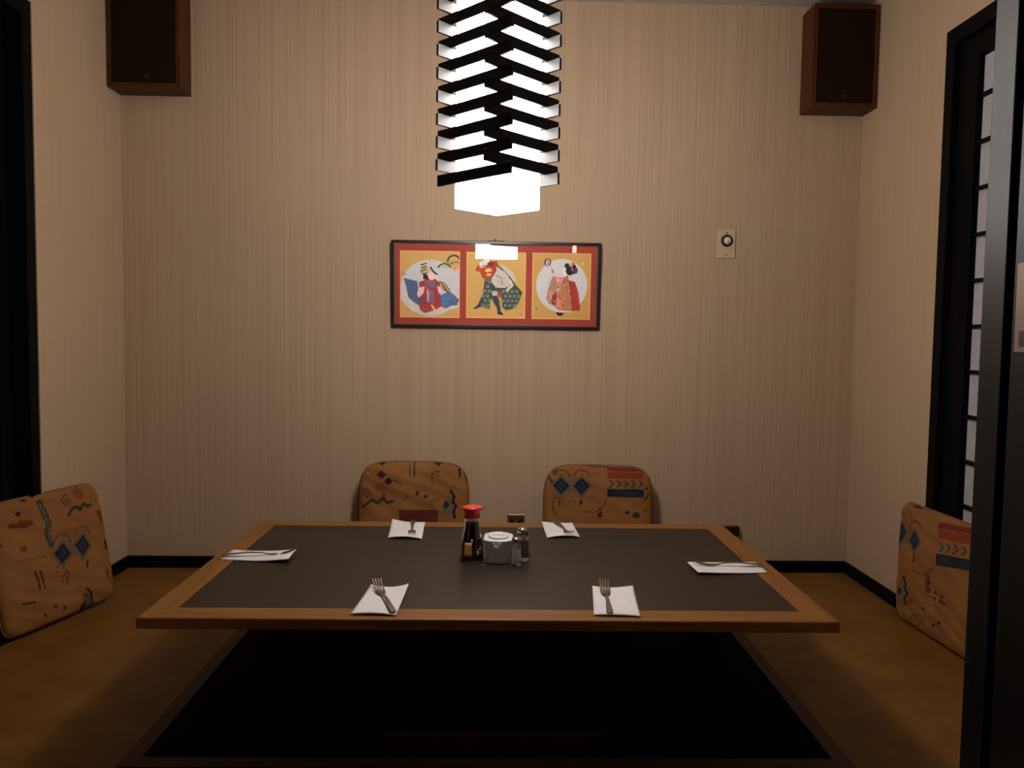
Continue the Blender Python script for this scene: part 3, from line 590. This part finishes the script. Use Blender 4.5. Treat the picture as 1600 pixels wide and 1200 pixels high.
cushion('patterned cushion leaning on the black door at the left wall', .44, .405, .062, paintL,
        bil(.08, 1, (30, 1070), (700, 800), (-100, 215), (535, 85)), (-1.408, 2.512, .006), math.radians(74), math.radians(-11.5), math.radians(0), pw=11)
cushion('patterned cushion propped beside the paper screen at the right wall, half hidden by the post', .43, .395, .062, paintR,
        bil(0, .75, (112, 830), (545, 1055), (138, 100), (575, 175)), (1.426, 2.385, .004), math.radians(-88), math.radians(-1), pw=12)

# ------------------------------------------------------------ napkins and forks
def napkin(label, quad, lifts, seed):
    """quad: near-left, near-right, far-right, far-left on the table; lifts: heights of (nl, nr, fr, fl, near mid, far mid, left mid, right mid)"""
    cx = sum(p[0] for p in quad)/4; cy = sum(p[1] for p in quad)/4
    t_ = thing('paper_napkin', label, 'napkin', (cx, cy, TT), 0, 'paper napkins set around the table')
    nx, ny = 14, 18
    def surf(u, v, off):
        a_, b1, c1, d_ = quad; x = (1-u)*(1-v)*a_[0]+u*(1-v)*b1[0]+u*v*c1[0]+(1-u)*v*d_[0]; y = (1-u)*(1-v)*a_[1]+u*(1-v)*b1[1]+u*v*c1[1]+(1-u)*v*d_[1]
        nl, nr, fr_, fl, nm, fm, lm, rm = lifts
        B = lambda t, a, m_, b_: a*(1-t)*(1-2*t)*(1 if t < .5 else 0)+b_*t*(2*t-1)*(1 if t > .5 else 0)+m_*4*t*(1-t) if False else (a*(2*t-1)*(t-1)+m_*4*t*(1-t)+b_*t*(2*t-1))
        nE, fE, lE, rE = B(u, nl, nm, nr), B(u, fl, fm, fr_), B(v, nl, lm, fl), B(v, nr, rm, fr_)
        z = (1-v)*nE+v*fE+(1-u)*lE+u*rE-((1-u)*(1-v)*nl+u*(1-v)*nr+u*v*fr_+(1-u)*v*fl)
        return (x-cx, y-cy, max(z, 0)*1.0+off+.0006)
    for nm, off, gr in (('lower_leaf', 0.0, 0.0), ('upper_leaf', .0012, .012)):
        bm = bmesh.new(); L = []
        for th in (0, .0009):
            L.append([[bm.verts.new(surf(gr+(1-gr)*i/nx, (1-gr)*j/ny, off+th)) for i in range(nx+1)] for j in range(ny+1)])
        for k_, G in enumerate(L):
            for j in range(ny):
                for i in range(nx):
                    f = (G[j][i], G[j][i+1], G[j+1][i+1], G[j+1][i]); bm.faces.new(f if k_ else f[::-1])
        bd = [(0, i) for i in range(nx)]+[(j, nx) for j in range(ny)]+[(ny, i) for i in range(nx, 0, -1)]+[(j, 0) for j in range(ny, 0, -1)]
        for (j0, i0), (j1, i1) in zip(bd, bd[1:]+bd[:1]): bm.faces.new((L[0][j0][i0], L[0][j1][i1], L[1][j1][i1], L[1][j0][i0]))
        o = from_bm(nm, bm, M_['napkin'], t_, True)
    return t_
napkin('white paper napkin at the front left of the table', [(-.315, 1.712), (-.213, 1.706), (-.205, 1.895), (-.300, 1.912)], (0, 0, .012, .004, .004, 0, 0, .004), 1)
napkin('white paper napkin at the front right of the table', [(.228, 1.715), (.331, 1.707), (.348, 1.905), (.249, 1.915)], (.001, .001, .008, .003, .003, .001, 0, .002), 2)
napkin('white paper napkin at the rear left of the table', [(-.322, 2.375), (-.217, 2.365), (-.226, 2.580), (-.336, 2.588)], (0, 0, .001, .009, .006, .0, 0, .0), 3)
napkin('white paper napkin at the rear right of the table', [(.168, 2.392), (.271, 2.405), (.264, 2.588), (.162, 2.590)], (0, 0, .001, .004, .006, 0, 0, 0), 4)
napkin('white paper napkin at the left end of the table, its inner end lifted', [(-.750, 2.130), (-.553, 2.105), (-.555, 2.195), (-.745, 2.222)], (0, .010, .012, .002, 0, .002, 0, .012), 5)
napkin('white paper napkin at the right end of the table', [(.543, 2.025), (.736, 2.045), (.735, 2.145), (.538, 2.125)], (.006, 0, 0, .004, .001, .001, .005, 0), 6)

def fork_meshes():
    prof = [(0, .0022), (.03, .0052), (.07, .0085), (.105, .0068), (.128, .0026), (.145, .0016)]  # x along, z height of the handle's underside
    def zc(x):
        for (a_, za), (b1, zb) in zip(prof, prof[1:]):
            if x <= b1: k_ = (x-a_)/(b1-a_); k_ = k_*k_*(3-2*k_); return za+(zb-za)*k_
        k_ = (x-.145)/.055; return .0016+.0165*k_**1.7
    def wd(x): return .0065-.0035*min(1, max(0, x/.09))+(0 if x < .118 else .0)
    def strip(xs, ws, ys=lambda x: 0, th=.0018):
        bm = bmesh.new(); rows = []
        for x, hw in zip(xs, ws):
            z = zc(x); y = ys(x); rows.append([bm.verts.new((x, y-hw, z)), bm.verts.new((x, y+hw, z)), bm.verts.new((x, y+hw*.75, z+th)), bm.verts.new((x, y-hw*.75, z+th))])
        bm.faces.new(rows[0]); bm.faces.new(rows[-1][::-1])
        for r0, r1 in zip(rows, rows[1:]):
            for i in range(4): bm.faces.new((r0[i], r1[i], r1[(i+1) % 4], r0[(i+1) % 4]))
        return bm
    out = []
    xs = [0, .002, .006]+[.012+.0105*i for i in range(11)]; ws = [.004, .0065, .0078]+[.0082-.0052*min(1, (i/9.0))**.8 for i in range(11)]
    out.append(('handle', strip(xs, ws)))
    xs = [.114, .122, .128, .134, .142, .150, .157]; ws = [.0031, .0034, .0052, .0088, .0112, .0120, .0120]
    out.append(('head', strip(xs, ws)))
    for k_ in range(4):
        yy = -.0097+k_*.00647; xs = [.155+.045*i/7 for i in range(8)]; ws = [.0023-.0012*i/7 for i in range(8)]
        out.append(('tine', strip(xs, ws, lambda x, yy=yy: yy)))
    return out
FORK = None
def fork(label, hx, hy, tx, ty, zoff):
    global FORK
    a_ = math.atan2(ty-hy, tx-hx); t_ = thing('dinner_fork', label, 'fork', (hx, hy, TT+zoff), a_, 'steel forks lying on the napkins')
    if FORK is None: FORK = [(nm, from_bm(nm, bm, M_['steel'], t_, False)) for nm, bm in fork_meshes()]
    else:
        for nm, o in FORK: c_ = o.copy(); c_.parent = t_; COL.objects.link(c_)
    return t_
fork('steel fork slanting on the front left napkin, tines away from viewer', -.219, 1.712, -.284, 1.90, .0045)
fork('steel fork on the front right napkin, tines away from viewer', .264, 1.714, .277, 1.912, .0045)
fork('steel fork on the rear left napkin, tines toward viewer', -.266, 2.585, -.250, 2.385, .0045)
fork('steel fork slanting on the rear right napkin, tines toward viewer', .204, 2.590, .245, 2.395, .0045)
fork('steel fork on the left end napkin, tines pointing to table centre', -.748, 2.152, -.553, 2.170, .0048)
fork('steel fork on the right end napkin, tines pointing to table centre', .738, 2.098, .548, 2.098, .0045)

# ------------------------------------------------------------ condiments
s = thing('soy_sauce_bottle', 'glass soy sauce bottle with red cap and gold label at the table centre', 'bottle', (-.058, 2.150, TT))
outer = [(.001, 0), (.030, 0), (.0335, .003), (.0340, .010), (.0330, .025), (.0312, .045), (.0285, .062), (.0248, .078), (.0222, .092), (.0208, .105), (.0212, .114), (.0222, .119), (.0205, .124)]
inner = [(max(r-.0022, .0005), z if 0 < i else z) for i, (r, z) in enumerate(outer)]
inner = [(r, max(z, .003)) for r, z in inner]
lathe('glass_body', outer+inner[::-1][:-1]+[(.0005, .003)], M_['glass'], s, 40)
lathe('soy_sauce', [(.001, .0031), (.0300, .0032), (.0312, .006), (.0315, .010), (.0305, .025), (.0287, .045), (.026, .062), (.0223, .078), (.0197, .092), (.0186, .103), (.0186, .1085), (.001, .1085)], M_['soy'], s, 40)
lathe('cap', [(.0215, .1195), (.0226, .1205), (.0222, .1245), (.0205, .134), (.0238, .1395), (.0262, .1445), (.0268, .1475), (.0245, .150), (.0195, .1515), (.001, .1525)], M_['red_cap'], s, 40)
for sg in (-1, 1):
    bm = bmesh.new(); add_tube(bm, [(sg*.018, 0, .1440), (sg*.026, 0, .1462), (sg*.0325, 0, .1482)], [.006, .0042, .0012], 10); from_bm('spout', bm, M_['red_cap'], s, True)
def wrap(name, a0, a1, z0, z1, m, parent, off=.0006, n=10):
    rz_ = [(r, z) for r, z in outer if z > 0]
    def rad(z):
        for (r0, za), (r1, zb) in zip(rz_, rz_[1:]):
            if za <= z <= zb: return r0+(r1-r0)*(z-za)/(zb-za)
        return rz_[-1][0]
    bm = bmesh.new(); G = []
    for o_2 in (off, off+.0004):
        G.append([[bm.verts.new(((rad(z0+(z1-z0)*j/6)+o_2)*math.cos(math.radians(a0+(a1-a0)*i/n)), (rad(z0+(z1-z0)*j/6)+o_2)*math.sin(math.radians(a0+(a1-a0)*i/n)), z0+(z1-z0)*j/6)) for i in range(n+1)] for j in range(7)])
    for gi, g_ in enumerate(G):
        for j in range(6):
            for i in range(n): bm.faces.new((g_[j][i], g_[j][i+1], g_[j+1][i+1], g_[j+1][i]))
    bd = [(0, i) for i in range(n)]+[(j, n) for j in range(6)]+[(6, i) for i in range(n, 0, -1)]+[(j, 0) for j in range(6, 0, -1)]
    for (j0, i0), (j1, i1) in zip(bd, bd[1:]+bd[:1]): bm.faces.new((G[0][j0][i0], G[0][j1][i1], G[1][j1][i1], G[1][j0][i0]))
    return from_bm(name, bm, m, parent, True)
la = wrap('label', 229, 272, .0135, .056, M_['label_edge'], s); la['label'] = 'gold paper label'
wrap('label_panel', 233, 268, .0185, .054, M_['gold'], la, .0012)
wrap('print_mark', 264, 276, .0565, .0650, M_['cream_print'], s, .0006, 4)
em = wrap('print_mark', 296, 305, .022, .034, M_['cream_print'], s, .0006, 4); wrap('print_mark', 309, 318, .026, .030, M_['label_edge'], s, .0006, 4); wrap('print_mark', 306, 322, .036, .040, M_['cream_print'], s, .0006, 4); wrap('print_mark', 308, 320, .044, .047, M_['label_edge'], s, .0006, 4)

# white sugar caddy: tapered eight-sided tub, rim, sunk lid with ridge, half-round tab over the front
cd = thing('sugar_caddy', 'white eight-sided sugar caddy with lid between the soy bottle and shakers', 'caddy', (.015, 2.150, TT), math.radians(-3))
def octo(hw, hd, ch): return [(-hw+ch, -hd), (hw-ch, -hd), (hw, -hd+ch), (hw, hd-ch), (hw-ch, hd), (-hw+ch, hd), (-hw, hd-ch), (-hw, -hd+ch)]
def loft(name, rings, m, parent, bev=.0012):
    bm = bmesh.new(); R_ = [[bm.verts.new((x, y, z)) for x, y in pts] for pts, z in rings]
    for a_, b1 in zip(R_, R_[1:]):
        for i in range(8): bm.faces.new((a_[i], a_[(i+1) % 8], b1[(i+1) % 8], b1[i]))
    bm.faces.new(R_[0][::-1]); bm.faces.new(R_[-1])
    bmesh.ops.bevel(bm, geom=[e for e in bm.edges], offset=bev, segments=2, affect='EDGES', profile=.5)
    return from_bm(name, bm, m, parent)
loft('tub', [(octo(.0315, .036, .010), 0), (octo(.0335, .039, .010), .025), (octo(.0365, .043, .012), .0615)], M_['porcelain'], cd)
loft('rim', [(octo(.0385, .0455, .016), .0600), (octo(.0405, .0475, .017), .0645), (octo(.0385, .0455, .017), .0670)], M_['porcelain'], cd, .001)
lathe('lid', [(.024, .0665), (.026, .0705), (.0235, .0722), (.020, .0700), (.001, .0694)], M_['porcelain'], cd, 36, sx=1.12, sy=1.4)
bm = bmesh.new(); add_box(bm, -.019, .019, -.002, .002, 0, .004, .001); hd = from_bm('lid_grip', bm, M_['porcelain'], cd); hd.location = (.0, .0, .0690)
bm = bmesh.new(); 
pts = [(-.0140, 0)]+[(.0140*math.cos(math.pi+math.pi*i/12), .0205*math.sin(math.pi+math.pi*i/12)) for i in range(1, 12)]+[(.0140, 0)]
add_prism(bm, pts, 0, .003); tb = from_bm('tab', bm, M_['porcelain'], cd); tb.rotation_euler = (math.pi/2, 0, 0); tb.location = (-.002, -.0445, .0645)
bm = bmesh.new(); add_tube(bm, [(-.002+.0090*math.cos(math.pi+math.pi*i/10), -.0480, .0625+.0155*math.sin(math.pi+math.pi*i/10)) for i in range(11)], .0009, 6); from_bm('tab_ridge', bm, M_['porcelain'], cd, True)

def shaker(label, x, y, sc, fill_m, fill_nm, fill_z):
    t_ = thing('glass_shaker', label, 'shaker', (x, y, TT), 0, 'glass shakers beside the sugar caddy'); S = sc
    lathe('glass_body', [(.001*S, 0), (.0165*S, 0), (.0188*S, .004), (.0178*S, .014*S), (.0158*S, .035*S), (.0152*S, .052*S), (.0140*S, .060*S), (.0115*S, .064*S), (.0095*S, .0625*S), (.0122*S, .058*S), (.0135*S, .050*S), (.0140*S, .035*S), (.0158*S, .014*S), (.0160*S, .008), (.001*S, .006)], M_['glass'], t_, 10)
    lathe(fill_nm, [(.001, .0065), (.0154*S, .0083), (.0152*S, .014*S), (.0136*S, .034*S), (.0133*S, fill_z-.001), (.010*S, fill_z+.001), (.001, fill_z+.0015)], fill_m, t_, 10)
    lathe('cap', [(.0128*S, .0610*S), (.0140*S, .0615*S), (.0142*S, .0700*S), (.0150*S, .0715*S), (.0138*S, .0765*S), (.0095*S, .0805*S), (.001, .0820*S)], M_['chrome'], t_, 28)
    return t_
shaker('glass salt shaker with chrome cap at the right of the sugar caddy', .064, 2.105, .95, M_['salt'], 'salt', .043)
shaker('glass pepper shaker with chrome cap just behind the salt shaker', .083, 2.160, 1.12, M_['pepper'], 'pepper', .050)
